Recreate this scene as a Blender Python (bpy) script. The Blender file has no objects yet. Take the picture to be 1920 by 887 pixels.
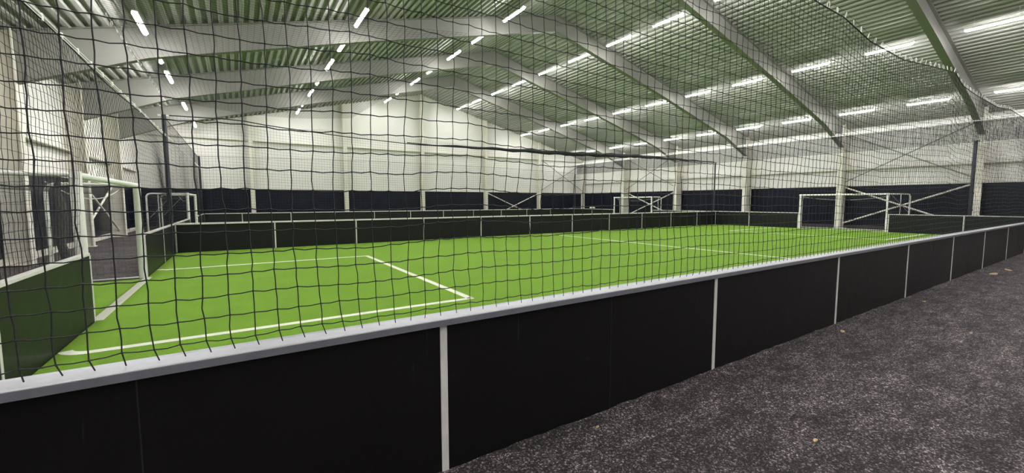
import bpy, math, random
import numpy as np
from mathutils import Matrix, Vector
rnd = random.Random(7)
nrs = np.random.RandomState(11)
scn = bpy.context.scene
col = scn.collection

# ------------------------------------------------------------------ camera
F_PX = 791.235
yaw, pit, rol = math.radians(56.9585), math.radians(4.6866), math.radians(-0.1197)
Fw = Vector((math.cos(yaw)*math.cos(pit), math.sin(yaw)*math.cos(pit), -math.sin(pit)))
Rt = Vector((math.sin(yaw), -math.cos(yaw), 0))
Up = Rt.cross(Fw)
R2 = math.cos(rol)*Rt + math.sin(rol)*Up
U2 = -math.sin(rol)*Rt + math.cos(rol)*Up
cd = bpy.data.cameras.new('camera')
cam = bpy.data.objects.new('camera', cd); col.objects.link(cam)
cam.matrix_world = Matrix(((R2.x, U2.x, -Fw.x, 0), (R2.y, U2.y, -Fw.y, 0), (R2.z, U2.z, -Fw.z, 1.7493), (0, 0, 0, 1)))
cd.sensor_width = 36.0; cd.lens = F_PX/1920*36.0
cd.clip_start = 0.02; cd.clip_end = 200
scn.camera = cam

# ------------------------------------------------------------------ world, exposure
w = bpy.data.worlds.new('world'); scn.world = w; w.use_nodes = True
w.node_tree.nodes['Background'].inputs[0].default_value = (0.02, 0.022, 0.025, 1)
w.node_tree.nodes['Background'].inputs[1].default_value = 0.3
scn.view_settings.view_transform = 'Standard'; scn.view_settings.look = 'None'
scn.view_settings.gamma = 1; scn.view_settings.use_curve_mapping = False
scn.view_settings.exposure = 0.0
LAMP = 150.0

# ------------------------------------------------------------------ dimensions
XL, XR = -1.83, 30.56          # pitch ends
Y0, Y1, Y2 = 2.43, 18.51, 34.62  # near, middle and far boards
HB = 0.985                      # board height under the rail
WL, WR, WF, WN = -5.45, 33.1, 36.0, -12.7
RIDGE, APEX, SLOPE = 13.9, 11.1, 0.25
FRAMES = [-12.4, -6.7, -0.72, 5.27, 11.26, 17.25, 23.27, 29.27, 35.4]
def roof_z(x): return APEX - SLOPE*abs(x-RIDGE)

# ------------------------------------------------------------------ helpers
class MB:
    def __init__(s): s.v = []; s.f = []; s.m = []; s.cm = 0
    def mat(s, i): s.cm = i; return s
    def add(s, vs, fs):
        n = len(s.v); s.v += [tuple(v) for v in vs]
        for f in fs: s.f.append(tuple(i+n for i in f)); s.m.append(s.cm)
        return s
    def box(s, a, b):
        x0, x1 = sorted((a[0], b[0])); y0, y1 = sorted((a[1], b[1])); z0, z1 = sorted((a[2], b[2]))
        return s.add([(x0,y0,z0),(x1,y0,z0),(x1,y1,z0),(x0,y1,z0),(x0,y0,z1),(x1,y0,z1),(x1,y1,z1),(x0,y1,z1)],
              [(0,3,2,1),(4,5,6,7),(0,1,5,4),(1,2,6,5),(2,3,7,6),(3,0,4,7)])
    def prism(s, pts, ax, a, b):
        """closed polygon pts (2D) extruded along axis ax from a to b"""
        def mk(p, t):
            return {'x': (t, p[0], p[1]), 'y': (p[0], t, p[1]), 'z': (p[0], p[1], t)}[ax]
        n = len(pts)
        vs = [mk(p, a) for p in pts] + [mk(p, b) for p in pts]
        fs = [tuple(range(n))[::-1], tuple(range(n, 2*n))] + [(i, (i+1) % n, (i+1) % n+n, i+n) for i in range(n)]
        return s.add(vs, fs)
    def tube(s, pts, r, n=8, ry=None, cap=True):
        pts = [Vector(p) for p in pts]; rs = r if isinstance(r, (list, tuple)) else [r]*len(pts)
        prev = None; rings = []
        for i, p in enumerate(pts):
            t = (pts[min(i+1, len(pts)-1)] - pts[max(i-1, 0)]).normalized()
            if prev is None:
                a = Vector((0, 0, 1)) if abs(t.z) < 0.9 else Vector((1, 0, 0))
                u = (a - t*a.dot(t)).normalized()
            else:
                u = (prev - t*prev.dot(t)).normalized()
            prev = u; v = t.cross(u)
            rings.append([p + u*math.cos(2*math.pi*k/n)*rs[i] + v*math.sin(2*math.pi*k/n)*(ry or rs[i]) for k in range(n)])
        vs = [q for rg in rings for q in rg]; fs = []
        for i in range(len(pts)-1):
            for k in range(n):
                k2 = (k+1) % n
                fs.append((i*n+k, i*n+k2, (i+1)*n+k2, (i+1)*n+k))
        if cap: fs += [tuple(range(n))[::-1], tuple((len(pts)-1)*n+k for k in range(n))]
        return s.add(vs, fs)
    def bar(s, a, b, w_, h_):
        """rectangular bar from a to b, w_ wide horizontally, h_ high"""
        a = Vector(a); b = Vector(b); t = (b-a).normalized()
        z = Vector((0, 0, 1)) if abs(t.z) < .95 else Vector((1, 0, 0))
        u = t.cross(z).normalized()*w_/2; v = u.cross(t).normalized()*h_/2
        vs = [a-u-v, a+u-v, a+u+v, a-u+v, b-u-v, b+u-v, b+u+v, b-u+v]
        return s.add(vs, [(0,3,2,1),(4,5,6,7),(0,1,5,4),(1,2,6,5),(2,3,7,6),(3,0,4,7)])
    def build(s, name, mats, parent=None, smooth=False, bevel=0):
        me = bpy.data.meshes.new(name); me.from_pydata(s.v, [], s.f)
        for m in (mats if isinstance(mats, (list, tuple)) else [mats]): me.materials.append(m)
        if any(s.m): me.polygons.foreach_set('material_index', s.m)
        if smooth:
            me.polygons.foreach_set('use_smooth', [True]*len(me.polygons))
            me.set_sharp_from_angle(angle=math.radians(40))
        me.update()
        o = bpy.data.objects.new(name, me); col.objects.link(o)
        if parent: o.parent = parent
        if bevel:
            b = o.modifiers.new('bevel', 'BEVEL'); b.width = bevel; b.segments = 2; b.limit_method = 'ANGLE'
        return o

def tag(o, label=None, cat=None, group=None, kind=None):
    if label: o['label'] = label
    if cat: o['category'] = cat
    if group: o['group'] = group
    if kind: o['kind'] = kind
    return o
def thing(name, label, cat, loc=(0, 0, 0), group=None, rz=0):
    o = bpy.data.objects.new(name, None); col.objects.link(o); o.location = loc; o.rotation_euler = (0, 0, rz)
    o.empty_display_size = .1
    return tag(o, label, cat, group)
def copy_tree(o, parent=None):
    c = o.copy(); col.objects.link(c)
    if parent: c.parent = parent
    for ch in list(o.children): copy_tree(ch, c)
    return c

# ------------------------------------------------------------------ materials
def mat(name, color=(.5, .5, .5), rough=.5, metal=0, spec=.5):
    m = bpy.data.materials.new(name); m.use_nodes = True
    b = m.node_tree.nodes['Principled BSDF']
    b.inputs['Base Color'].default_value = (*color, 1); b.inputs['Roughness'].default_value = rough
    b.inputs['Metallic'].default_value = metal; b.inputs['Specular IOR Level'].default_value = spec
    return m
def nd(m, t, **kw):
    n = m.node_tree.nodes.new(t)
    for k, v in kw.items():
        if k in n.inputs: n.inputs[k].default_value = v
        else: setattr(n, k, v)
    return n
def lk(m, a, b): m.node_tree.links.new(a, b)
def B(m): return m.node_tree.nodes['Principled BSDF']
def coords(m, scale=(1, 1, 1)):
    g = nd(m, 'ShaderNodeNewGeometry'); mp = nd(m, 'ShaderNodeMapping'); mp.inputs['Scale'].default_value = scale
    lk(m, g.outputs['Position'], mp.inputs['Vector']); return mp.outputs['Vector']
def noise(m, vec, scale, detail=4, rough=.6):
    n = nd(m, 'ShaderNodeTexNoise'); n.inputs['Scale'].default_value = scale
    n.inputs['Detail'].default_value = detail; n.inputs['Roughness'].default_value = rough
    lk(m, vec, n.inputs['Vector']); return n.outputs['Fac']
def ramp(m, fac, stops):
    r = nd(m, 'ShaderNodeValToRGB'); e = r.color_ramp.elements
    while len(e) < len(stops): e.new(.5)
    for i, (p, c) in enumerate(stops):
        e[i].position = p; e[i].color = (*c, 1) if len(c) == 3 else c
    lk(m, fac, r.inputs['Fac']); return r.outputs['Color']
def mixc(m, fac, a, b, mode='MIX'):
    n = nd(m, 'ShaderNodeMix', data_type='RGBA', blend_type=mode)
    for sock, v in ((n.inputs[0], fac), (n.inputs[6], a), (n.inputs[7], b)):
        if hasattr(v, 'links') or hasattr(v, 'is_linked'): lk(m, v, sock)
        else: sock.default_value = v if not isinstance(v, tuple) else ((*v, 1) if len(v) == 3 else v)
    return n.outputs[2]
def bump(m, h, strength=.3, dist=.01):
    b = nd(m, 'ShaderNodeBump'); b.inputs['Strength'].default_value = strength; b.inputs['Distance'].default_value = dist
    lk(m, h, b.inputs['Height']); lk(m, b.outputs['Normal'], B(m).inputs['Normal'])

def wear_mat(name, base, rough, metal=0, amt=.12, scale=3.0, spec=.5):
    m = mat(name, base, rough, metal, spec)
    v = coords(m)
    f = noise(m, v, scale, 6)
    dark = tuple(c*(1-amt) for c in base); lite = tuple(min(1, c*(1+amt)) for c in base)
    lk(m, ramp(m, f, [(.3, dark), (.7, lite)]), B(m).inputs['Base Color'])
    rr = nd(m, 'ShaderNodeMapRange'); rr.inputs['To Min'].default_value = max(0, rough-.08); rr.inputs['To Max'].default_value = min(1, rough+.1)
    lk(m, f, rr.inputs['Value']); lk(m, rr.outputs['Result'], B(m).inputs['Roughness'])
    return m

# turf
M_turf = mat('artificial_turf', (.1, .3, .03), .85, spec=.08)
v = coords(M_turf)
n1 = noise(M_turf, v, 150, 4, .8); n2 = noise(M_turf, v, 1.1, 5); n3 = noise(M_turf, coords(M_turf, (1, 6, 1)), 34, 3)
c1 = ramp(M_turf, n1, [(.28, (.022, .080, .001)), (.5, (.096, .242, .008)), (.72, (.265, .465, .045))])
c2 = ramp(M_turf, n2, [(.3, (.82, .86, .8)), (.7, (1.1, 1.06, 1.1))])
n5 = noise(M_turf, v, 42, 3, .8); c5 = ramp(M_turf, n5, [(.35, (.78, .80, .78)), (.65, (1.2, 1.18, 1.2))])
c3 = ramp(M_turf, n3, [(.35, (.9, .9, .9)), (.65, (1.08, 1.08, 1.08))])
c = mixc(M_turf, 1.0, c1, c2, 'MULTIPLY'); c = mixc(M_turf, 1.0, c, c3, 'MULTIPLY'); c = mixc(M_turf, 1.0, c, c5, 'MULTIPLY')
lk(M_turf, c, B(M_turf).inputs['Base Color']); bump(M_turf, n1, .6, .02)
B(M_turf).inputs['Sheen Weight'].default_value = .35
B(M_turf).inputs['Sheen Tint'].default_value = (.8, .95, .3, 1)
B(M_turf).inputs['Sheen Roughness'].default_value = .3
# white line fibre
M_line = mat('line_fibre', (.72, .72, .62), .8, spec=.2)
v = coords(M_line); n1 = noise(M_line, v, 240, 3, .7)
lk(M_line, ramp(M_line, n1, [(.3, (.5, .53, .38)), (.55, (.74, .74, .64))]), B(M_line).inputs['Base Color']); bump(M_line, n1, .5, .02)
# black granulate ground
M_gr = mat('black_rubber_granulate', (.03, .028, .03), .85, spec=.3)
v = coords(M_gr); vs_ = coords(M_gr, (1, 2.2, 1))
g1 = noise(M_gr, v, 60, 6, .85); g2 = noise(M_gr, vs_, 2.2, 6, .65); g4 = noise(M_gr, vs_, .45, 3, .5)
gs = noise(M_gr, coords(M_gr, (.6, 2.4, 1)), 9, 6, .75)
def vor(sc):
    n = nd(M_gr, 'ShaderNodeTexVoronoi'); n.inputs['Scale'].default_value = sc; lk(M_gr, v, n.inputs['Vector'])
    b = nd(M_gr, 'ShaderNodeSeparateColor'); lk(M_gr, n.outputs['Color'], b.inputs[0]); return b.outputs[0]
va = ramp(M_gr, vor(105), [(.0, (.009, .0075, .008)), (.45, (.027, .0225, .0235)), (.8, (.066, .057, .059)), (.97, (.24, .22, .22))])
vb = ramp(M_gr, vor(48), [(.1, (.6, .6, .6)), (.9, (1.4, 1.4, 1.4))])
cb = ramp(M_gr, g2, [(.34, (.42, .40, .41)), (.66, (1.7, 1.66, 1.68))])
cc = ramp(M_gr, gs, [(.38, (.55, .53, .54)), (.62, (1.45, 1.45, 1.45))])
ce = ramp(M_gr, g4, [(.35, (.8, .78, .8)), (.65, (1.2, 1.2, 1.2))])
cf = ramp(M_gr, g1, [(.36, (.5, .5, .5)), (.64, (1.5, 1.5, 1.5))])
cx = va
for q in (vb, cb, cc, ce, cf): cx = mixc(M_gr, 1.0, cx, q, 'MULTIPLY')
lk(M_gr, cx, B(M_gr).inputs['Base Color']); bump(M_gr, g1, .5, .02)
# black board panel with scuffs
def board_mat(name, base, green=0):
    m = mat(name, base, .42, spec=.2)
    v = coords(m); s1 = noise(m, v, 5.5, 8, .75); s2 = noise(m, coords(m, (9, 9, .7)), 3.1, 4, .6); s3 = noise(m, v, 170, 2)
    k1 = ramp(m, s1, [(.65, (0, 0, 0)), (.80, (.45, .45, .45))]); k2 = ramp(m, s2, [(.68, (0, 0, 0)), (.78, (.2, .2, .2))])
    k = mixc(m, 1.0, k1, k2, 'ADD')
    cdr = ramp(m, s3, [(.3, tuple(c*.8 for c in base)), (.7, tuple(c*1.25 for c in base))])
    lk(m, mixc(m, k, cdr, (.11, .11, .115)), B(m).inputs['Base Color'])
    rr = nd(m, 'ShaderNodeMapRange'); rr.inputs['To Min'].default_value = .34; rr.inputs['To Max'].default_value = .5
    lk(m, s1, rr.inputs['Value']); lk(m, rr.outputs['Result'], B(m).inputs['Roughness'])
    return m
M_board = board_mat('black_board_laminate', (.0045, .0041, .0044))
M_board2 = board_mat('dark_grey_board_laminate', (.0105, .0115, .0105))
M_alu = wear_mat('brushed_aluminium', (.37, .375, .40), .5, .35, .1, 12)
M_joint = wear_mat('charcoal_joint_strip', (.009, .009, .0095), .5, 0, .3, 6)
M_fascia = wear_mat('shade_toned_fascia', (.15, .155, .18), .5, .3, .12, 10)  # rail aluminium toned darker: shade on its front face put into the colour
M_alus = wear_mat('white_aluminium_strip', (.62, .60, .58), .45, .1, .08, 9)
M_raft = wear_mat('dimmed_cream_steel', (.235, .23, .21), .55, 0, .06, 2)  # cream beam paint darkened, the dimmer light on the beams put into the colour
M_steel = wear_mat('cream_painted_steel', (.70, .67, .59), .5, 0, .06, 2)
M_goal = wear_mat('white_goal_paint', (.74, .74, .70), .35, 0, .06, 6)
M_galv = wear_mat('galvanised_steel', (.55, .55, .55), .38, .7, .15, 14)
M_galvd = wear_mat('dull_grey_tube', (.30, .30, .28), .5, .1, .1, 9)
M_net = mat('black_net_cord', (.012, .012, .016), .7, spec=.3)
lk(M_net, ramp(M_net, noise(M_net, coords(M_net), 60, 2), [(.3, (.008, .008, .011)), (.7, (.02, .02, .026))]), B(M_net).inputs['Base Color'])
M_gnet = mat('grey_goal_net_cord', (.06, .06, .06), .75)
lk(M_gnet, ramp(M_gnet, noise(M_gnet, coords(M_gnet), 40, 2), [(.3, (.04, .04, .04)), (.7, (.08, .08, .08))]), B(M_gnet).inputs['Base Color'])
M_pole = wear_mat('dark_blue_grey_pole_paint', (.022, .024, .038), .4, 0, .2, 5)
M_cable = wear_mat('zinc_wire_rope', (.80, .79, .77), .4, 0, .1, 20)
M_hook = mat('white_plastic_hook', (.8, .8, .78), .3)
lk(M_hook, ramp(M_hook, noise(M_hook, coords(M_hook), 30, 2), [(.3, (.7, .7, .68)), (.7, (.85, .85, .83))]), B(M_hook).inputs['Base Color'])
M_chip = mat('pale_wood_chip', (.5, .36, .17), .8)
lk(M_chip, ramp(M_chip, noise(M_chip, coords(M_chip, (1, 5, 1)), 60, 3), [(.3, (.3, .2, .08)), (.7, (.62, .48, .26))]), B(M_chip).inputs['Base Color'])
# wall cladding: sandwich panels with fine horizontal micro ribs
M_clad = mat('cream_sandwich_panel', (.66, .64, .56), .55, spec=.4)
v = coords(M_clad)
wv = nd(M_clad, 'ShaderNodeTexWave', wave_type='BANDS', bands_direction='Z'); wv.inputs['Scale'].default_value = 3.1
wv.inputs['Distortion'].default_value = 0; lk(M_clad, v, wv.inputs['Vector'])
nn = noise(M_clad, v, .7, 5)
cw = mixc(M_clad, 1.0, ramp(M_clad, nn, [(.3, (.735, .715, .68)), (.7, (.785, .765, .73))]),
          ramp(M_clad, wv.outputs['Fac'], [(0.0, (.86, .86, .86)), (.12, (1, 1, 1))]), 'MULTIPLY')
lk(M_clad, cw, B(M_clad).inputs['Base Color']); bump(M_clad, wv.outputs['Fac'], .25, .02)
# dado: dark navy sheet, vertical joints come from the geometry
M_dado = mat('dark_navy_wall_sheet', (.010, .012, .020), .33, spec=.15)
v = coords(M_dado); nn = noise(M_dado, v, 1.6, 6)
lk(M_dado, ramp(M_dado, nn, [(.3, (.005, .006, .013)), (.7, (.009, .011, .022))]), B(M_dado).inputs['Base Color'])
rr = nd(M_dado, 'ShaderNodeMapRange'); rr.inputs['To Min'].default_value = .22; rr.inputs['To Max'].default_value = .45
lk(M_dado, nn, rr.inputs['Value']); lk(M_dado, rr.outputs['Result'], B(M_dado).inputs['Roughness'])
M_deck = wear_mat('white_steel_roof_deck', (.35, .345, .325), .6, 0, .06, 1.2)
M_plinth = wear_mat('pale_concrete_plinth', (.6, .58, .52), .8, 0, .1, 4)
M_dplinth = wear_mat('dark_brown_grey_plinth', (.05, .045, .04), .8, 0, .2, 4)
M_lamp = bpy.data.materials.new('led_diffuser'); M_lamp.use_nodes = True
_n = M_lamp.node_tree; _n.nodes.clear()
_e = _n.nodes.new('ShaderNodeEmission'); _o = _n.nodes.new('ShaderNodeOutputMaterial')
_e.inputs[0].default_value = (1.0, .985, .96, 1); _e.inputs[1].default_value = LAMP
_n.links.new(_e.outputs[0], _o.inputs[0])

# ------------------------------------------------------------------ the setting
o = MB().box((WL, WN, -.12), (WR, WF, 0)).build('floor', M_gr); tag(o, kind='structure')

rg = MB(); xs_ = np.arange(XL-.05, XR+.06, .04); n_ = len(xs_); hh = []; ww = []
for i_ in range(n_):
    hh.append(.006+.016*abs(math.sin(i_*.37)*math.sin(i_*.11+1))*rnd.uniform(.5, 1.3)); ww.append(.05+.05*abs(math.sin(i_*.09))+rnd.uniform(0, .015))
rg.add([(x, Y0-.001, h) for x, h in zip(xs_, hh)]+[(x, Y0-w_*.45, h*.75) for x, h, w_ in zip(xs_, hh, ww)]+[(x, Y0-w_, 0.0005) for x, w_ in zip(xs_, ww)],
       [(i_, i_+1, i_+1+n_, i_+n_) for i_ in range(n_-1)]+[(i_+n_, i_+1+n_, i_+1+2*n_, i_+2*n_) for i_ in range(n_-1)])
rg.build('granulate_ridge', M_gr, o)
def wall(name, axis, c, out, a0, a1, gable=False):
    """cladding slab on the outside of plane axis=c; dado sheet in front of it"""
    m = MB(); t = .2*out
    if axis == 'y':
        pts = [(a0, 2.72), (a1, 2.72), (a1, roof_z(a1)+.05), (RIDGE, APEX+.05), (a0, roof_z(a0)+.05)]
        m.prism(pts, 'y', c, c+t)
    else:
        m.box((c, a0, 2.72), (c+t, a1, roof_z(c)+.05))
    o = m.build(name, M_clad); tag(o, kind='structure')
    d = MB(); k = a0; step = 2.0
    while k < a1-.01:
        e = min(k+step, a1)
        if axis == 'y': d.box((k+.004, c-.03*out, .22), (e-.004, c+t, 2.72))
        else: d.box((c-.03*out, k+.004, .22), (c+t, e-.004, 2.72))
        k = e
    d.build('dark_dado', M_dado, o)
    p = MB()
    if axis == 'y': p.box((a0, c-.04*out, 0), (a1, c+t, .22))
    else: p.box((c-.04*out, a0, 0), (c+t, a1, .22))
    p.build('plinth', M_plinth if name == 'wall_left' else M_dplinth, o)
    g = MB()                                     # horizontal wall rail casting a dark joint
    zs = 6.12 if axis == 'y' else 3.72
    if axis == 'y': g.box((a0, c-.26*out, zs), (a1, c, zs+.05)); g.box((a0, c-.05*out, 2.70), (a1, c, 2.78))
    else: g.box((c-.22*out, a0, zs), (c, a1, zs+.05)); g.box((c-.05*out, a0, 2.70), (c, a1, 2.78))
    g.build('wall_rail', M_steel, o)
    return o
wall('wall_far', 'y', WF, 1, WL, WR)
wall('wall_near', 'y', WN, -1, WL, WR)
wall('wall_left', 'x', WL, -1, WN, WF)
wall('wall_right', 'x', WR, 1, WN, WF)

# roof: trapezoidal deck, ribs running along the hall
def deck(sign):
    m = MB(); P = .28; H = .11
    x = 0; prof = []
    L = (WR-RIDGE+.2) if sign > 0 else (RIDGE-WL+.2)
    while x < L:
        for dx, h in ((0, 0), (.10, 0), (.14, H), (.24, H)): prof.append((x+dx, h))
        x += P
    v0 = []
    for (dx, h) in prof:
        X = RIDGE+sign*dx; v0.append((X, APEX-SLOPE*dx+h))
    n = len(v0); vs = [(p[0], WN, p[1]) for p in v0]+[(p[0], WF+.2, p[1]) for p in v0]
    vs += [(p[0], WN, APEX-SLOPE*abs(p[0]-RIDGE)+.2) for p in v0]+[(p[0], WF+.2, APEX-SLOPE*abs(p[0]-RIDGE)+.2) for p in v0]
    fs = [(i, i+1, i+1+n, i+n) for i in range(n-1)] + [(i+2*n, i+n*3, i+1+n*3, i+1+n*2) for i in range(n-1)]
    m.add(vs, fs)
    return m
d = deck(1); d2 = deck(-1); d.add(d2.v, d2.f)
tag(d.build('ceiling', M_deck), kind='structure')

# columns and rafters
ORD = ['first', 'second', 'third', 'fourth', 'fifth', 'sixth', 'seventh', 'eighth', 'ninth', 'tenth', 'eleventh', 'twelfth', 'thirteenth', 'fourteenth', 'fifteenth', 'sixteenth']
def column_mesh(xf, xw, y, ztop_f, ztop_w):
    """portal column: inner flange at xf, web back to the wall at xw"""
    s = 1 if xw > xf else -1
    fl = MB().box((xf, y-.15, 0), (xf+s*.025, y+.15, ztop_f))
    wb = MB().prism([(xf+s*.025, 0), (xw-s*.03, 0), (xw-s*.03, ztop_w), (xf+s*.025, ztop_f)], 'y', y-.011, y+.011)
    of = MB().box((xw-s*.03, y-.15, 0), (xw-s*.0, y+.15, ztop_w))
    bp = MB().box((xf-s*.04, y-.2, 0), (xw, y+.2, .03))
    return fl, wb, of, bp
fr = FRAMES[1:8]
for side in (-1, 1):
    xf, xw = (32.1, WR) if side > 0 else (-4.85, WL)
    nm = 'right' if side > 0 else 'left'
    for i, y in enumerate(fr):
        k = len(fr)-1-i
        t = thing('steel_column', 'cream steel portal column on the %s long wall, %s from the far gable' % (nm, ORD[k]), 'column', (xf, y, 0), 'cream portal columns along the %s wall' % nm)
        mesh = column_mesh(0, xw-xf, 0, roof_z(xf)-.0, roof_z(xw)-.02)
        for nn_, mb in zip(('inner_flange', 'web', 'outer_flange', 'base_plate'), mesh): mb.build(nn_, M_steel, t)
for i, y in enumerate(fr):
    k = len(fr)-1-i
    t = thing('roof_rafter', 'deep cream steel roof beam spanning the hall, %s from the far gable' % ORD[k], 'roof beam', (RIDGE, y, 0), 'cream roof beams')
    for side in (-1, 1):
        xe = 32.1 if side > 0 else -4.85
        L = abs(xe-RIDGE)
        def dep(u): return .80 if u < .5*L else (.80+.15*(u-.5*L)/(.35*L) if u < .85*L else .95+.45*(u-.85*L)/(.15*L))
        us = [0, .25*L, .5*L, .7*L, .85*L, L]
        top = [(side*u, APEX-SLOPE*u-.02) for u in us]; bot = [(side*u, APEX-SLOPE*u-dep(u)) for u in us]
        MB().prism(top+bot[::-1], 'y', -.011, .011).build('web', M_raft, t)
        fm = MB()
        for a, b in zip(bot[:-1], bot[1:]):
            fm.prism([(a[0], a[1]), (b[0], b[1]), (b[0], b[1]-.025), (a[0], a[1]-.025)], 'y', -.13, .13)
        fm.build('bottom_flange', M_raft, t)
        fm = MB()
        for a, b in zip(top[:-1], top[1:]):
            fm.prism([(a[0], a[1]), (b[0], b[1]), (b[0], b[1]-.02), (a[0], a[1]-.02)], 'y', -.12, .12)
        fm.build('top_flange', M_raft, t)
# gable columns
gx = [1.02, 7.42, 13.85, 20.25, 26.65]
for i, x in enumerate(gx):
    zt = roof_z(x)-.05
    t = thing('gable_column', 'cream steel column standing against the far gable wall, %s from the left' % ORD[i], 'column', (x, WF, 0), 'cream columns on the far gable')
    MB().box((-.14, -.42, 0), (.14, -.395, zt)).build('inner_flange', M_steel, t)
    MB().box((-.012, -.395, 0), (.012, -.035, zt)).build('web', M_steel, t)
    MB().box((-.14, -.06, 0), (.14, -.031, zt)).build('outer_flange', M_steel, t)
# corner column
t = thing('gable_column', 'cream steel corner column where the far gable meets the right wall', 'column', (32.75, 35.55, 0))
MB().box((-.15, -.02, 0), (.13, .02, 6.3)).build('inner_flange', M_steel, t)
MB().box((-.012, .02, 0), (.012, .41, 6.3)).build('web', M_steel, t)
# cross braces
def brace(label, a, b, c_, d_, r=.045, group=None, bm=None):
    t = thing('cross_brace', label, 'brace', a, group)
    A = Vector(a)
    for p, q, off in ((a, b, 0.0), (c_, d_, .0)):
        MB().tube([Vector(p)-A, Vector(q)-A], r, 8).build('brace_tube', M_galvd if label.startswith('upper') else M_steel, t, smooth=True)
    return t
xr = 32.45
brace('lower pale steel cross brace on the right wall behind the near right goal', (xr, 11.1, .35), (xr, 5.45, 2.66), (xr+.1, 11.1, 2.62), (xr+.1, 5.45, .35), group='wall braces')
brace('upper pale steel cross brace on the right wall above the near right goal', (xr, 11.1, 2.95), (xr, 5.45, 5.9), (xr+.1, 11.1, 5.9), (xr+.1, 5.45, 2.95), .035, group='wall braces')
brace('lower pale steel cross brace on the right wall behind the far right goal', (xr, 29.1, .35), (xr, 23.4, 2.66), (xr+.1, 29.1, 2.62), (xr+.1, 23.4, .35), group='wall braces')
brace('upper pale steel cross brace on the right wall above the far right goal', (xr, 29.1, 2.95), (xr, 23.4, 5.9), (xr+.1, 29.1, 5.9), (xr+.1, 23.4, 2.95), .035, group='wall braces')
yg = 35.75
brace('lower pale steel cross brace on the far gable between fourth and fifth columns', (20.4, yg, 2.62), (26.5, yg, .1), (20.4, yg-.1, .1), (26.5, yg-.1, 2.62), group='wall braces')
brace('upper grey steel cross brace on the far gable in the right corner bay', (26.9, yg, 2.95), (32.6, yg, 5.9), (26.9, yg-.1, 6.1), (32.6, yg-.1, 2.95), .04, group='wall braces')
brace('lower pale steel cross brace on the left wall seen through the near goal', (-5.25, 23.30, .35), (-5.25, 29.24, 2.62), (-5.12, 23.30, 2.62), (-5.12, 29.24, .35), group='wall braces')

# ------------------------------------------------------------------ pitches
def line_strip(m, pts, wd, z0=.012, z1=.0145):
    """flat strip along polyline pts"""
    pts = [Vector((p[0], p[1], 0)) for p in pts]; L = []; R = []
    for i, p in enumerate(pts):
        t = (pts[min(i+1, len(pts)-1)]-pts[max(i-1, 0)]).normalized()
        if 0 < i < len(pts)-1:
            t1 = (p-pts[i-1]).normalized(); t2 = (pts[i+1]-p).normalized(); t = (t1+t2).normalized(); s = 1/max(.5, t.dot(t1))
        else: s = 1
        n = Vector((-t.y, t.x, 0))*wd/2*s; L.append(p+n); R.append(p-n)
    n = len(pts)
    vs = [(q.x, q.y, z1) for q in L]+[(q.x, q.y, z1) for q in R]+[(q.x, q.y, z0) for q in L]+[(q.x, q.y, z0) for q in R]
    fs = [(i+n, i+1+n, i+1, i) for i in range(n-1)]+[(i, i+1, i+1+2*n, i+2*n) for i in range(n-1)]+[(i+n, i+3*n, i+1+3*n, i+1+n) for i in range(n-1)]
    m.add(vs, fs)
def pitch(ya, yb, label, ga, gb, pa, pb):
    t = thing('artificial_turf_pitch', label, 'pitch', (XL, ya, 0))
    m = MB(); e = .0
    m.box((.014, .07, 0), (XR-XL-.008, yb-ya-.05, .012))
    for sx in (0, 1):                                   # tongue of turf inside each goal
        x0, x1 = (-1.5, 0) if sx == 0 else (XR-XL, XR-XL+1.2)
        m.box((x0, ga-ya+.09, 0), (x1, gb-ya-.17, .012))
    m.build('turf', M_turf, t)
    def arc(cx, cy, r, a0, a1, n=8): return [(cx+r*math.cos(math.radians(a0+(a1-a0)*i/n)), cy+r*math.sin(math.radians(a0+(a1-a0)*i/n))) for i in range(n+1)]
    W = XR-XL; r = .24; a = pa-ya; b = pb-ya
    for pts, lb in (([(5.30, a), (5.30, b)], 0), ([(W-6.05, a), (W-6.05, b)], 0),
                    (arc(r+.06, a+r, r, 195, 270)+[(5.35, a)], 0), (arc(r+.06, b+r, r, 195, 270)+[(5.35, b)], 0),
                    ([(W-6.10, a), (W-.4, a)], 0), ([(W-6.10, b), (W-.4, b)], 0),
                    ([(15.9, .09), (15.9, yb-ya-.07)], 0)):
        m = MB(); line_strip(m, pts, .125); m.build('pitch_line', M_line, t)
    for x in (.02, W-.02):
        m = MB(); line_strip(m, [(x, ga-ya+.05), (x, gb-ya+.02)], .14, .012, .016); m.build('goal_line', M_line, t)
    return t
GA, GB = 8.41, 12.78
pitch(Y0, Y1, 'bright green artificial turf pitch with white lines nearest the viewer', GA, GB, 6.72, 13.98)
D2 = Y1-Y0
pitch(Y1, Y2, 'second green turf pitch hidden behind the middle black boards', GA+D2, GB+D2, 6.72+D2, 13.98+D2)

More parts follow.
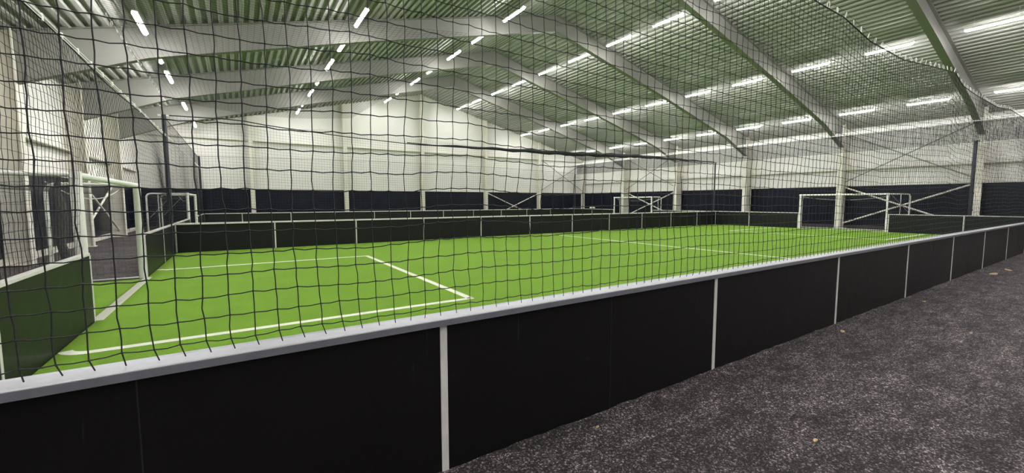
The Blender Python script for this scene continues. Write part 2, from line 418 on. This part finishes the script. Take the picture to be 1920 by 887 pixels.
# ------------------------------------------------------------------ board walls
def board_run(label, axis, c, a, b, posts, front, rail_w=.17, rail_m=None, fascia=False, ends=True, rh=.036, group='black board walls around the pitches'):
    """axis 'x': runs along x at y=c. front = sign of the overhanging side"""
    rail_m = rail_m or M_alus
    t = thing('board_wall', label, 'board wall', (a, c, 0) if axis == 'x' else (c, a, 0), group)
    ox, oy = (a, c) if axis == 'x' else (c, a)
    def bx(m, u0, u1, w0, w1, z0, z1):
        if axis == 'x': m.box((u0-ox, w0-oy+0, z0), (u1-ox, w1-oy, z1))
        else: m.box((w0-ox, u0-oy, z0), (w1-ox, u1-oy, z1))
        return m
    ps = sorted(set([a]+[p for p in posts if a+.05 < p < b-.05]+[b]))
    for p, q in zip(ps[:-1], ps[1:]):
        bx(MB(), p+.003, q-.003, c, c+.035, .0, HB).build('board_panel', M_board if fascia else M_board2, t)
        if fascia and q-p > 2: bx(MB(), (p+q)/2-.003, (p+q)/2+.003, c-.0015, c+.002, .0, HB-.006).build('joint_strip', M_joint, t)
    for p in ps:
        if not ends and p in (a, b): continue
        w_ = .024
        lo, hi = p-w_, p+w_
        if p == a: lo, hi = a, a+2*w_
        if p == b: lo, hi = b-2*w_, b
        bx(MB(), lo, hi, c-.006, c+.041, 0, HB).build('board_post', M_alus, t, bevel=.002)
    # rail: box section with a raised lip on both edges
    f0, f1 = (c-.045, c-.045+rail_w) if front < 0 else (c+.08-rail_w, c+.08)
    prof = [(f0, HB-.003), (f1, HB-.003), (f1, HB+rh), (f1-.006, HB+rh+.004), (f1-.02, HB+rh-.002), (f0+.035, HB+rh-.002), (f0+.03, HB+rh+.003), (f0+.006, HB+rh+.004), (f0, HB+rh)]
    if axis == 'x': m = MB().prism([(u-oy, z) for u, z in prof], 'x', a-ox, b-ox)
    else: m = MB().prism([(u-ox, z) for u, z in prof], 'y', a-oy, b-oy)
    m.build('top_rail', rail_m, t)
    if fascia:
        g0, g1 = (f0-.002, f0) if front < 0 else (f1, f1+.002)
        m = MB().prism([(g0-oy, HB-.004), (g1-oy, HB-.004), (g1-oy, HB+rh-.003), (g0-oy, HB+rh-.003)], 'x', a-ox, b-ox)
        m.build('rail_fascia', M_fascia, t)
    return t
board_run('long black board wall with aluminium rail in the foreground, nearest the viewer', 'x', Y0, XL-.05, XR+.05, [1.06+3*k for k in range(0, 10)], -1, rail_m=M_alu, fascia=True)
board_run('long black board wall with white posts between the two pitches', 'x', Y1, XL+.04, XR-.04, [1.19+3*k for k in range(0, 10)], -1, .12, ends=False, rh=.05)
board_run('farthest long black board wall, below the gable wall', 'x', Y2, XL+.04, XR-.04, [.29+3*k for k in range(0, 10)], -1, .12, ends=False, rh=.05)
board_run('black end board at the left edge, beside the near post of the left goal', 'y', XL-.03, Y0+.14, GA+.06, [5.55], -1, .08)
board_run('black end board at left, between the left goal and the middle boards', 'y', XL-.03, GB+.07, Y1+.05, [15.8], -1, .08)
board_run('black end board at right, between near boards and the right goal', 'y', XR, Y0+.14, GA-.07, [5.38], 1, .08)
board_run('black end board at right, between the right goal and the middle boards', 'y', XR, GB+.07, Y1+.05, [16.0], 1, .08)
board_run('black end board of the far pitch at left, in front of its goal', 'y', XL-.03, Y1+.27, GA+D2-.07, [21.5], -1, .08)
board_run('black end board of the far pitch at left, running from its goal to the gable side', 'y', XL-.03, GB+D2+.07, Y2+.05, [31.9], -1, .08)
board_run('black end board of the far pitch at right, nearer than its goal', 'y', XR, Y1+.13, GA+D2-.07, [21.5], 1, .08)
board_run('black end board of the far pitch at right, beyond its goal', 'y', XR, GB+D2+.07, Y2+.05, [31.9], 1, .08)

# ------------------------------------------------------------------ nets
def cord_mesh(name, A, Bp, r, sides=3, knots=None, kr=None, mats=None, parent=None):
    A = np.asarray(A, float); Bp = np.asarray(Bp, float)
    T = Bp-A; Ln = np.linalg.norm(T, axis=1); ok = Ln > 1e-6; A = A[ok]; Bp = Bp[ok]; T = T[ok]/Ln[ok][:, None]
    ref = np.where(np.abs(T[:, 2:3]) < .8, np.array([[0, 0, 1.]]), np.array([[1., .3, 0]]))
    U = np.cross(T, ref); U /= np.linalg.norm(U, axis=1)[:, None]; V = np.cross(T, U)
    n = len(A); vs = np.zeros((n, 2, sides, 3))
    for k in range(sides):
        a = 2*math.pi*k/sides; off = (U*math.cos(a)+V*math.sin(a))*r
        vs[:, 0, k] = A+off; vs[:, 1, k] = Bp+off
    base = (np.arange(n)*2*sides)[:, None, None]
    q = np.array([[k, (k+1) % sides, sides+(k+1) % sides, sides+k] for k in range(sides)])[None]
    faces = (base+q).reshape(-1, 4); verts = vs.reshape(-1, 3)
    if knots is not None:
        K = np.asarray(knots, float); m = len(K)
        oc = np.array([[1, 0, 0], [0, 1, 0], [-1, 0, 0], [0, -1, 0], [0, 0, 1.15], [0, 0, -1.15]])*kr
        kv = (K[:, None, :]+oc[None]).reshape(-1, 3)
        kf = np.array([[0, 1, 4, 4], [1, 2, 4, 4], [2, 3, 4, 4], [3, 0, 4, 4], [1, 0, 5, 5], [2, 1, 5, 5], [3, 2, 5, 5], [0, 3, 5, 5]])
        kf = (kf[None]+(np.arange(m)*6)[:, None, None]+len(verts)).reshape(-1, 4)
    else: kv = np.zeros((0, 3)); kf = np.zeros((0, 4), int)
    allv = np.concatenate([verts, kv])
    nq, nt = len(faces), len(kf)
    me = bpy.data.meshes.new(name)
    me.vertices.add(len(allv)); me.vertices.foreach_set('co', allv.ravel())
    loops = np.concatenate([faces.ravel(), kf[:, :3].ravel()])
    me.loops.add(len(loops)); me.loops.foreach_set('vertex_index', loops.astype(np.int32))
    starts = np.concatenate([np.arange(nq)*4, nq*4+np.arange(nt)*3]).astype(np.int32)
    me.polygons.add(nq+nt); me.polygons.foreach_set('loop_start', starts)
    me.update(calc_edges=True); me.validate()
    me.materials.append(mats or M_net)
    o = bpy.data.objects.new(name, me); col.objects.link(o)
    if parent: o.parent = parent
    return o
def grid_edges(N):
    """N: (nu,nv,3)"""
    a = np.concatenate([N[:-1].reshape(-1, 3), N[:, :-1].reshape(-1, 3)])
    b = np.concatenate([N[1:].reshape(-1, 3), N[:, 1:].reshape(-1, 3)])
    return a, b
def smooth_noise(n, amp, step):
    k = nrs.randn(int(n/step)+3)*amp
    return np.interp(np.arange(n)/step, np.arange(len(k)), k)
def noise2(nu, nv, su, sv, amp):
    cu, cv = int(nu/su)+3, int(nv/sv)+3
    G = nrs.randn(cu, cv)*amp
    u = np.arange(nu)/su; v = np.arange(nv)/sv
    iu = u.astype(int); iv = v.astype(int); fu = (u-iu)[:, None]; fv = (v-iv)[None]
    fu = fu*fu*(3-2*fu); fv = fv*fv*(3-2*fv)
    a = G[iu][:, iv]; b = G[iu+1][:, iv]; c = G[iu][:, iv+1]; d = G[iu+1][:, iv+1]
    return a*(1-fu)*(1-fv)+b*fu*(1-fv)+c*(1-fu)*fv+d*fu*fv
PITCHC = .1025
# near net, hung from a cable above the near boards
tx = [-5.6, 4, 6.08, 6.9, 7.85, 9.25, 11.0, 12.4, 13.0, 14.3, 16.5, 18.2, 22, 26, 33]
tz = [4.32, 4.30, 4.19, 4.19, 4.07, 4.06, 4.23, 4.36, 4.19, 4.15, 4.15, 4.28, 4.25, 4.35, 4.5]
yN = Y0+.05
def near_top(x): return np.interp(x, tx, tz)
near = thing('safety_net', 'black square mesh safety net rising from the foreground boards', 'net', (XL, yN, HB+.05), 'black pitch nets')
xs = np.arange(XL+.03, XR, PITCHC); nx = len(xs); nz = 32
z_lo = HB+.105
NX = noise2(nx, nz, 7, 6, .011)+noise2(nx, nz, 2, 2, .0035); NZ = noise2(nx, nz, 6, 7, .010)+noise2(nx, nz, 2, 2, .0035)
N = np.zeros((nx, nz, 3))
drift = np.cumsum(nrs.randn(nz)*.0018); 
for j in range(nz):
    u = j/(nz-1)
    N[:, j, 0] = xs + NX[:, j] + nrs.randn(nx)*.0022 + drift[j]
    N[:, j, 1] = yN + nrs.randn(nx)*.003 + .015*np.sin(xs*1.3+j*.2)*math.sin(math.pi*u)
    top = near_top(xs)
    sag = 0
    N[:, j, 2] = z_lo + (top-z_lo)*u + NZ[:, j]*math.sin(math.pi*min(1, u*6+.15)/2) + nrs.randn(nx)*.002
# first rows hug the rail, last row follows the cable
N[:, 0, 2] = z_lo-.012 + nrs.randn(nx)*.004
N[:, -1, 2] = near_top(xs)
feet = N[:, 0].copy(); feet[:, 0] += nrs.randn(nx)*.004+smooth_noise(nx, .010, 9); feet[:, 2] = HB+.037; feet[:, 1] = yN
# sagging midpoints on the closer part
def sub_edges(N, lim):
    A = []; Bq = []
    nearm = N[:lim]
    for (P, Q, hor) in ((nearm[:-1], nearm[1:], True), (nearm[:, :-1], nearm[:, 1:], False)):
        P = P.reshape(-1, 3); Q = Q.reshape(-1, 3); M = (P+Q)/2
        M = M.copy()
        if hor: M[:, 2] -= .003+nrs.rand(len(M))*.004
        else: M[:, 0] += nrs.randn(len(M))*.0022
        A += [P, M]; Bq += [M, Q]
    far_ = N[lim-1:]
    a, b = grid_edges(far_); A.append(a); Bq.append(b)
    return np.concatenate(A), np.concatenate(Bq)
org = np.array([XL, yN, HB+.05])
a, b = sub_edges(N-org, 130)
a = np.concatenate([a, feet-org]); b = np.concatenate([b, N[:, 0]-org])
cord_mesh('net_mesh', a, b, .0028, 4, (N-org).reshape(-1, 3), .0068, parent=near)
cp = [(x-XL, 0, float(near_top(x))-HB-.05+.0) for x in np.linspace(-5.4, 32.9, 160)]
MB().tube(cp, .008, 6).build('hem_rope', M_net, near)
cp = [(x-XL, 0, float(near_top(x))-HB-.05+.085) for x in np.linspace(-5.4, 32.9, 160)]
MB().tube(cp, .002, 6).build('support_cable', M_net, near)
def ring_mesh():
    m = MB(); pts = []
    for k in range(13):
        a = 2*math.pi*k/12; pts.append((.004*math.sin(2*a), .0, .045*math.cos(a))); pts[-1] = (.013*math.sin(a), 0, .042*math.cos(a))
    m.tube(pts, .0042, 6, cap=False); return m
ring0 = None
rx = list(np.arange(5.6, 19.0, .27))+list(np.arange(19.2, 31.5, .5))
for x in rx:
    loc = (x-XL, .0, float(near_top(x))-HB-.05+.044)
    if ring0 is None: ring0 = ring_mesh().build('carabiner', M_hook, near, smooth=True); r_ = ring0
    else: r_ = ring0.copy(); col.objects.link(r_)
    r_.location = loc; r_.rotation_euler = (rnd.uniform(-.3, .3), rnd.uniform(-.35, .35), rnd.uniform(-1.2, 1.2))

def flat_net(label, axis, c, a0, a1, zb, topf, r=.0026, jit=.0022, hexr=None, step=PITCHC, wave=.03, skip=None, hole=None, cat='net', name='safety_net', group='black pitch nets', cable=.01):
    t = thing(name, label, cat, (c, a0, zb) if axis == 'y' else (a0, c, zb), group)
    us = np.arange(a0, a1+.001, step); nu = len(us)
    tops = np.array([topf(u) for u in us]); nv = int(round((np.mean(tops)-zb)/step))+1
    N = np.zeros((nu, nv, 3))
    for j in range(nv):
        f = j/(nv-1)
        uu = us + nrs.randn(nu)*jit*.6 + smooth_noise(nu, jit, 8)
        zz = zb+(tops-zb)*f + (smooth_noise(nu, jit, 7)+nrs.randn(nu)*jit*.4 if 0 < j < nv-1 else 0)
        ww = c + wave*np.sin(us*.9+1.3*f)*math.sin(math.pi*f)*.6
        if axis == 'x': N[:, j] = np.stack([uu, ww, zz], 1)
        else: N[:, j] = np.stack([ww, uu, zz], 1)
    org = np.array([a0, c, zb]) if axis == 'x' else np.array([c, a0, zb])
    if hexr:
        h0 = int((hexr[0]-a0)/step); h1 = min(nu-1, int((hexr[1]-a0)/step))
        A = []; Bq = []
        for seg in (N[:h0+1], N[h1:]):
            if len(seg) > 1:
                e1, e2 = grid_edges(seg); A.append(e1); Bq.append(e2)
        H = N[h0:h1+1]                               # stretched honeycomb part
        uax = 0 if axis == 'x' else 1
        Hs = H.copy(); sh = step*.28
        for i in range(H.shape[0]):
            for j in range(H.shape[1]):
                s = 1 if (i+j) % 2 == 0 else -1
                Hs[i, j, uax] += s*sh if 0 < i < H.shape[0]-1 else 0
        A.append(Hs[:, :-1].reshape(-1, 3)); Bq.append(Hs[:, 1:].reshape(-1, 3))
        for j in range(H.shape[1]):
            for i in range(H.shape[0]-1):
                if (i+j) % 2 == 0: A.append(Hs[i, j][None]); Bq.append(Hs[i+1, j][None])
        a, b = np.concatenate(A), np.concatenate(Bq)
    else: a, b = grid_edges(N)
    if hole:
        ux = 0 if axis == 'x' else 1; M = (a+b)/2
        keep = ~((M[:, ux] > hole[0]) & (M[:, ux] < hole[1]) & (M[:, 2] < 2.22))
        a, b = a[keep], b[keep]
    cord_mesh('net_mesh', a-org, b-org, r, 3, parent=t)
    pts = [((u-a0, 0, topf(u)-zb) if axis == 'x' else (0, u-a0, topf(u)-zb)) for u in np.linspace(a0, a1, 60)]
    MB().tube(pts, cable, 6).build('hem_rope', M_net, t)
    return t
# middle net
mx = [-1.83, .2, 1.08, 3.7, 6.9, 10.2, 15.8, 21.9, 30.2, 31]; mz = [4.69, 4.74, 4.63, 4.45, 4.33, 4.37, 4.43, 4.62, 4.66, 4.66]
def mid_top(x): return float(np.interp(x, mx, mz))
mid = flat_net('black net above the middle boards, sagging towards its centre', 'x', Y1+.03, XL+.05, XR-.1, HB+.056, mid_top, r=.0027, cable=.018)
hx = [2.0, 3, 5, 7.2, 9, 10.5, 12.0]; hz = [.0, .16, .17, .26, .16, .08, .02]
us = np.arange(2.0, 12.0, PITCHC)
Hn = np.zeros((len(us), 4, 3))
for j in range(4):
    Hn[:, j, 0] = us-XL-.05; Hn[:, j, 1] = .03*j; Hn[:, j, 2] = np.array([mid_top(u)+np.interp(u, hx, hz)*j/3 for u in us])-HB-.05
a, b = grid_edges(Hn); cord_mesh('folded_net_edge', a, b, .0027, 3, parent=mid)
gp = []; gr = []
for u in np.linspace(6.5, 30.2, 60):
    gp.append((u-XL-.05, .02, mid_top(u)-HB-.05+.03+.02*math.sin(u*3))); gr.append(.02+.10*math.sin(math.pi*min(1, max(0, (u-6.5)/23.7)))**1.2*(1+.18*math.sin(u*5.3)))
MB().tube(gp, gr, 8).build('gathered_net', M_net, mid)
# right end net with a doubled upper band, left end net with a stretched part over the goal
rt = flat_net('black net behind the right goal under a double steel cable', 'y', XR+.12, Y0+.1, Y1, HB+.05, lambda u: 5.66, r=.0026, hole=(GA-.12, GB+.12))
band = flat_net('dense folded net band hanging under the right double cable', 'y', XR+.2, Y0+.1, 34.5, 4.66, lambda u: 5.62, r=.0065, step=.04)
lf = flat_net('black net on the left end, stretched into hexagons over the goal', 'y', XL-.06, Y0+.1, Y1-.05, HB+.05, lambda u: 3.95+.03*math.sin(u), r=.0028, jit=.012, hexr=(8.4, 13.2), wave=.12, hole=(GA-.1, GB+.1))
far = flat_net('black net over the farthest boards, in front of the gable', 'x', Y2+.03, XL+.05, XR-.1, HB+.056, lambda x: 4.78+.25*math.sin(math.pi*(x-XL)/(XR-XL)), r=.0026, step=.12)
l2 = flat_net('black net over the left end of the far pitch', 'y', XL-.06, Y1+.15, Y2, HB+.05, lambda u: 4.6, r=.0026, step=.12, hole=(GA+D2-.1, GB+D2+.1))
# overhead net
ov = thing('overhead_net', 'fine black net spread flat overhead at the upper left of the near pitch', 'net', (XL, 8, 4.95))
us = np.arange(0, 6.0, PITCHC); ws = np.arange(0, 10.4, PITCHC)
Ng = np.zeros((len(us), len(ws), 3)); Ng[..., 0] = us[:, None]; Ng[..., 1] = ws[None, :]
Ng[..., 2] = .25-.25*np.sin(math.pi*us[:, None]/6)-.1*np.sin(math.pi*ws[None, :]/10.4)
a, b = grid_edges(Ng); cord_mesh('net_mesh', a, b, .0019, 3, parent=ov)
m = MB(); 
m.tube([(0, w_, .22+.0*w_) for w_ in np.linspace(0, 10.4, 30)], .006, 6); m.build('edge_cable', M_galv, ov)
c0 = None
for w_ in np.arange(.6, 10.3, .42):
    if c0 is None: c0 = ring_mesh().build('carabiner', M_hook, ov, smooth=True); c_ = c0
    else: c_ = c0.copy(); col.objects.link(c_)
    c_.location = (0, w_, .20); c_.rotation_euler = (rnd.uniform(-.3, .3), rnd.uniform(-.3, .3), rnd.uniform(0, 3))
# steel cables
def cable(label, axis, c, z, a0, a1, gap=.095, r=.022, clips=1.0):
    t = thing('steel_cable', label, 'cable', (c, a0, z), 'steel cables carrying the nets')
    MB().tube([(0, 0, 0), (0, a1-a0, 0)], r, 6).build('cable_strand', M_cable, t)
    MB().tube([(0, 0, gap), (0, a1-a0, gap)], r, 6).build('cable_strand', M_cable, t)
    k0 = None; y = .6
    while y < a1-a0-.3:
        if k0 is None: k0 = MB().box((-.016, -.022, -.02), (.016, .022, gap+.02)).build('cable_clip', M_hook, t); k_ = k0
        else: k_ = k0.copy(); col.objects.link(k_)
        k_.location = (0, y, 0); y += clips
    return t
cable('double steel cable high along the right end, with small clips', 'y', XR+.12, 5.68, -12.6, 35.8, clips=1.1)
cable('double steel cable along the left end above the goal', 'y', XL-.06, 3.985, -12.6, 35.8, gap=.045, r=.010, clips=.7)

# net poles
def pole(x, y, h, label, r=.05):
    t = thing('net_pole', label, 'pole', (x, y, 0), 'dark net poles')
    MB().tube([(0, 0, 0), (0, 0, h)], r, 12).build('shaft', M_pole, t, smooth=True)
    MB().bar((-.16, 0, h-.03), (.16, 0, h-.03), .05, .05).build('top_arm', M_galv, t)
    for z in (1.25, 2.1): MB().tube([(0, 0, z), (0, 0, z+.08)], r+.018, 10).build('clamp', M_pole, t)
    MB().box((-.12, -.12, 0), (.12, .12, .012)).build('foot_plate', M_pole, t)
pole(XL-.10, Y1+.12, 4.72, 'dark net pole at the left end of the middle boards', .07)
pole(30.9, 18.9, 4.70, 'dark net pole at the right end of the middle boards', .055)
pole(30.93, 5.26, 4.76, 'dark net pole near the right edge, beside a cream wall column', .075)
pole(XL-.10, Y2+.12, 4.80, 'dark net pole at the far left corner of the far pitch', .06)
pole(30.74, Y2+.12, 4.75, 'thin dark net pole at the far right corner of the far pitch', .04)

# ------------------------------------------------------------------ goals
def bend(p0, p1, p2, r=.18, n=6):
    """polyline p0-p1-p2 with a rounded corner at p1"""
    p0, p1, p2 = map(Vector, (p0, p1, p2)); a = p1+(p0-p1).normalized()*r; b = p1+(p2-p1).normalized()*r
    out = [p0]
    for i in range(n+1):
        t = i/n; out.append(a*(1-t)**2+p1*2*t*(1-t)+b*t*t)
    return out+[p2]
def goal(x, ya, yb, s, label, depth=1.45, splay=.0, prx=.06, stay=True):
    """s=-1: goal opens towards +x, frame behind at -x"""
    t = thing('football_goal', label, 'goal', (x, (ya+yb)/2, 0), 'white five-a-side goals')
    h = 2.2; w_ = (yb-ya)/2; r = .05
    for sg in (-1, 1):
        MB().prism([(prx*math.cos(q*math.pi/10), sg*w_+.052*math.sin(q*math.pi/10)) for q in range(20)], 'z', 0, h).build('goal_post', M_goal, t, smooth=True)
    MB().tube([(0, -w_-.06, h-.06), (0, w_+.06, h-.06)], r, 16).build('crossbar', M_goal, t, smooth=True)
    for sg in (-1, 1):
        e = sg*(w_+splay)
        MB().tube(bend((0, sg*w_, h-.05), (s*depth, e, h-.05), (s*depth, e, .03), .2), .036, 12).build('side_frame', M_goal, t, smooth=True)
        MB().tube([(s*.04, sg*w_, .03), (s*depth, e, .03)], .024, 8).build('ground_bar', M_galv, t, smooth=True)
        if stay:
            MB().tube([(s*.5, sg*w_, h-.06), (s*(depth-.1), e, 1.1)], .009, 6).build('net_stay', M_galv, t)
            MB().tube([(s*depth*.72, sg*(w_+splay*.5), .05), (s*depth*.72, sg*(w_+splay*.5), h-.06)], .018, 8).build('back_upright', M_goal, t)
    MB().tube([(s*depth, -w_-splay, .03), (s*depth, w_+splay, .03)], .024, 8).build('ground_bar', M_galv, t, smooth=True)
    # net: roof drooping, back and two sides
    st = .12; A = []; Bq = []
    ys = np.arange(-w_, w_+.01, st); dd = np.arange(0, depth-.12, st); zs = np.arange(.05, h-.05, st)
    G = np.zeros((len(ys), len(dd), 3)); G[..., 1] = ys[:, None]; G[..., 0] = s*(dd[None]+.05)
    G[..., 2] = h-.1-.16*np.sin(math.pi*(dd[None]+.05)/depth)
    e = grid_edges(G); A.append(e[0]); Bq.append(e[1])
    G = np.zeros((len(ys), len(zs), 3)); G[..., 1] = ys[:, None]; G[..., 2] = zs[None]; G[..., 0] = s*(depth-.08+.05*np.sin(ys[:, None]*2.1)*np.sin(zs[None]*1.5))
    e = grid_edges(G); A.append(e[0]); Bq.append(e[1])
    for sg in (-1, 1):
        G = np.zeros((len(dd), len(zs), 3)); G[..., 0] = s*(dd[:, None]+.05); G[..., 2] = zs[None]
        G[..., 1] = sg*(w_-.03+.04*np.sin(dd[:, None]*5)*np.sin(zs[None]*2))
        e = grid_edges(G); A.append(e[0]); Bq.append(e[1])
    nm_ = cord_mesh('goal_net', np.concatenate(A), np.concatenate(Bq), .0015, 3, mats=M_gnet, parent=t)
    if not stay:
        bp_ = [(s*(.20+.03*math.sin(q*1.7)), -w_+.10+.02*math.cos(q), 2.1-q*.19) for q in range(11)]
        MB().tube(bp_, [.02, .05, .06, .045, .06, .05, .065, .05, .06, .05, .03], 8).build('gathered_net', M_gnet, t, smooth=True)
    pts = [(s*.3, y, h-.16-.22*(1-(y/w_)**2)) for y in np.linspace(-w_, w_, 24)]
    MB().tube(pts, .008, 6).build('net_rope', M_hook, t)
    return t
goal(XL-.065, GA, GB, -1, 'near left football goal with white posts, cut by the foreground net', prx=.07, stay=False)
goal(XR, GA, GB, 1, 'white football goal at the right end of the near pitch', 1.4, .6)
goal(XL-.055, GA+D2, GB+D2, -1, 'small looking white goal beyond the left end of the middle boards')
goal(XR, GA+D2, GB+D2, 1, 'far white goal at the right end of the second pitch', 1.15, .1)

# ------------------------------------------------------------------ roof lights
rowx = [-2.0, 3.95, 10.35, 16.75, 23.6, 29.5]
rown = ['row nearest the left wall', 'second row from the left wall', 'row just left of the ridge', 'row just right of the ridge', 'second row from the right wall', 'row nearest the right wall']
proto = None
mids = [(a_+b_)/2 for a_, b_ in zip(FRAMES[:-1], FRAMES[1:])]
for ri, x in enumerate(rowx):
    ys_ = sorted([m_+d_ for m_ in mids for d_ in (-1.45, 1.5)], reverse=True)
    z = roof_z(x)-.46
    for k, y in enumerate(ys_):
        lab = 'strip light, %s from the far gable, %s' % (ORD[k], rown[ri])
        if proto is None:
            proto = thing('ceiling_light', lab, 'ceiling light', (x, y, z), 'LED strip lights under the roof')
            m = MB().prism([(-.075, .01), (-.069, .01), (-.06, .058), (.06, .058), (.069, .01), (.075, .01), (.062, .085), (-.062, .085)], 'y', -.81, .81); m.build('housing', M_goal, proto)
            m = MB(); n_ = 8
            m.tube([(0, -.78, 0), (0, -.745, 0), (0, .745, 0), (0, .78, 0)], [.03, .054, .054, .03], 10)
            m.build('diffuser', M_lamp, proto, smooth=True)
            m = MB().tube([(0, -.55, .085), (0, -.55, .44)], .004, 5); m.build('hanger', M_galv, proto)
            m = MB().tube([(0, .55, .085), (0, .55, .44)], .004, 5); m.build('hanger', M_galv, proto)
            t = proto
        else:
            t = copy_tree(proto); t.location = (x, y, z); t['label'] = lab

# ------------------------------------------------------------------ small things
def chip(x, y, sx, sy, label):
    m = MB(); n = 9; top = []; bot = []
    for k in range(n):
        a = 2*math.pi*k/n; rr_ = rnd.uniform(.65, 1.15)
        top.append((sx*rr_*math.cos(a), sy*rr_*math.sin(a), .006+rnd.uniform(0, .004))); bot.append((sx*rr_*math.cos(a), sy*rr_*math.sin(a), 0.0))
    m.add(top+bot, [tuple(range(n)), tuple(range(n, 2*n))[::-1]]+[(i+n, (i+1) % n+n, (i+1) % n, i) for i in range(n)])
    o = m.build('wood_chip', M_chip); o.location = (x, y, 0.001); o.rotation_euler.z = rnd.uniform(-.5, .5)
    tag(o, label, 'wood chip', 'pale chips on the black ground')
chip(3.47, 1.27, .03, .016, 'pale chip on the black ground at the bottom of the view')
chip(6.75, 2.23, .07, .03, 'pale chip beside the third post of the foreground boards')
chip(15.16, 2.10, .22, .06, 'largest pale scrap by the far end of the foreground boards')
chip(16.3, 2.02, .20, .05, 'farthest pale scrap beside the foreground boards')
chip(9.97, 2.15, .05, .02, 'small pale chip halfway along the foreground boards')
chip(8.08, 1.27, .035, .015, 'small pale chip alone in the middle of the black ground')
chip(2.27, 2.28, .02, .01, 'tiny pale chip at the foot of the foreground boards')
# white cap on a board post of the far pitch
t = thing('post_cap', 'white round cap sitting on a post of the far right end board', 'cap', (XR+.03, 31.9, HB+.05))
MB().tube([(0, 0, 0), (0, 0, .05), (0, 0, .13), (0, 0, .19), (0, 0, .21)], [.10, .28, .30, .2, .04], 14).build('dome', M_hook, t, smooth=True)
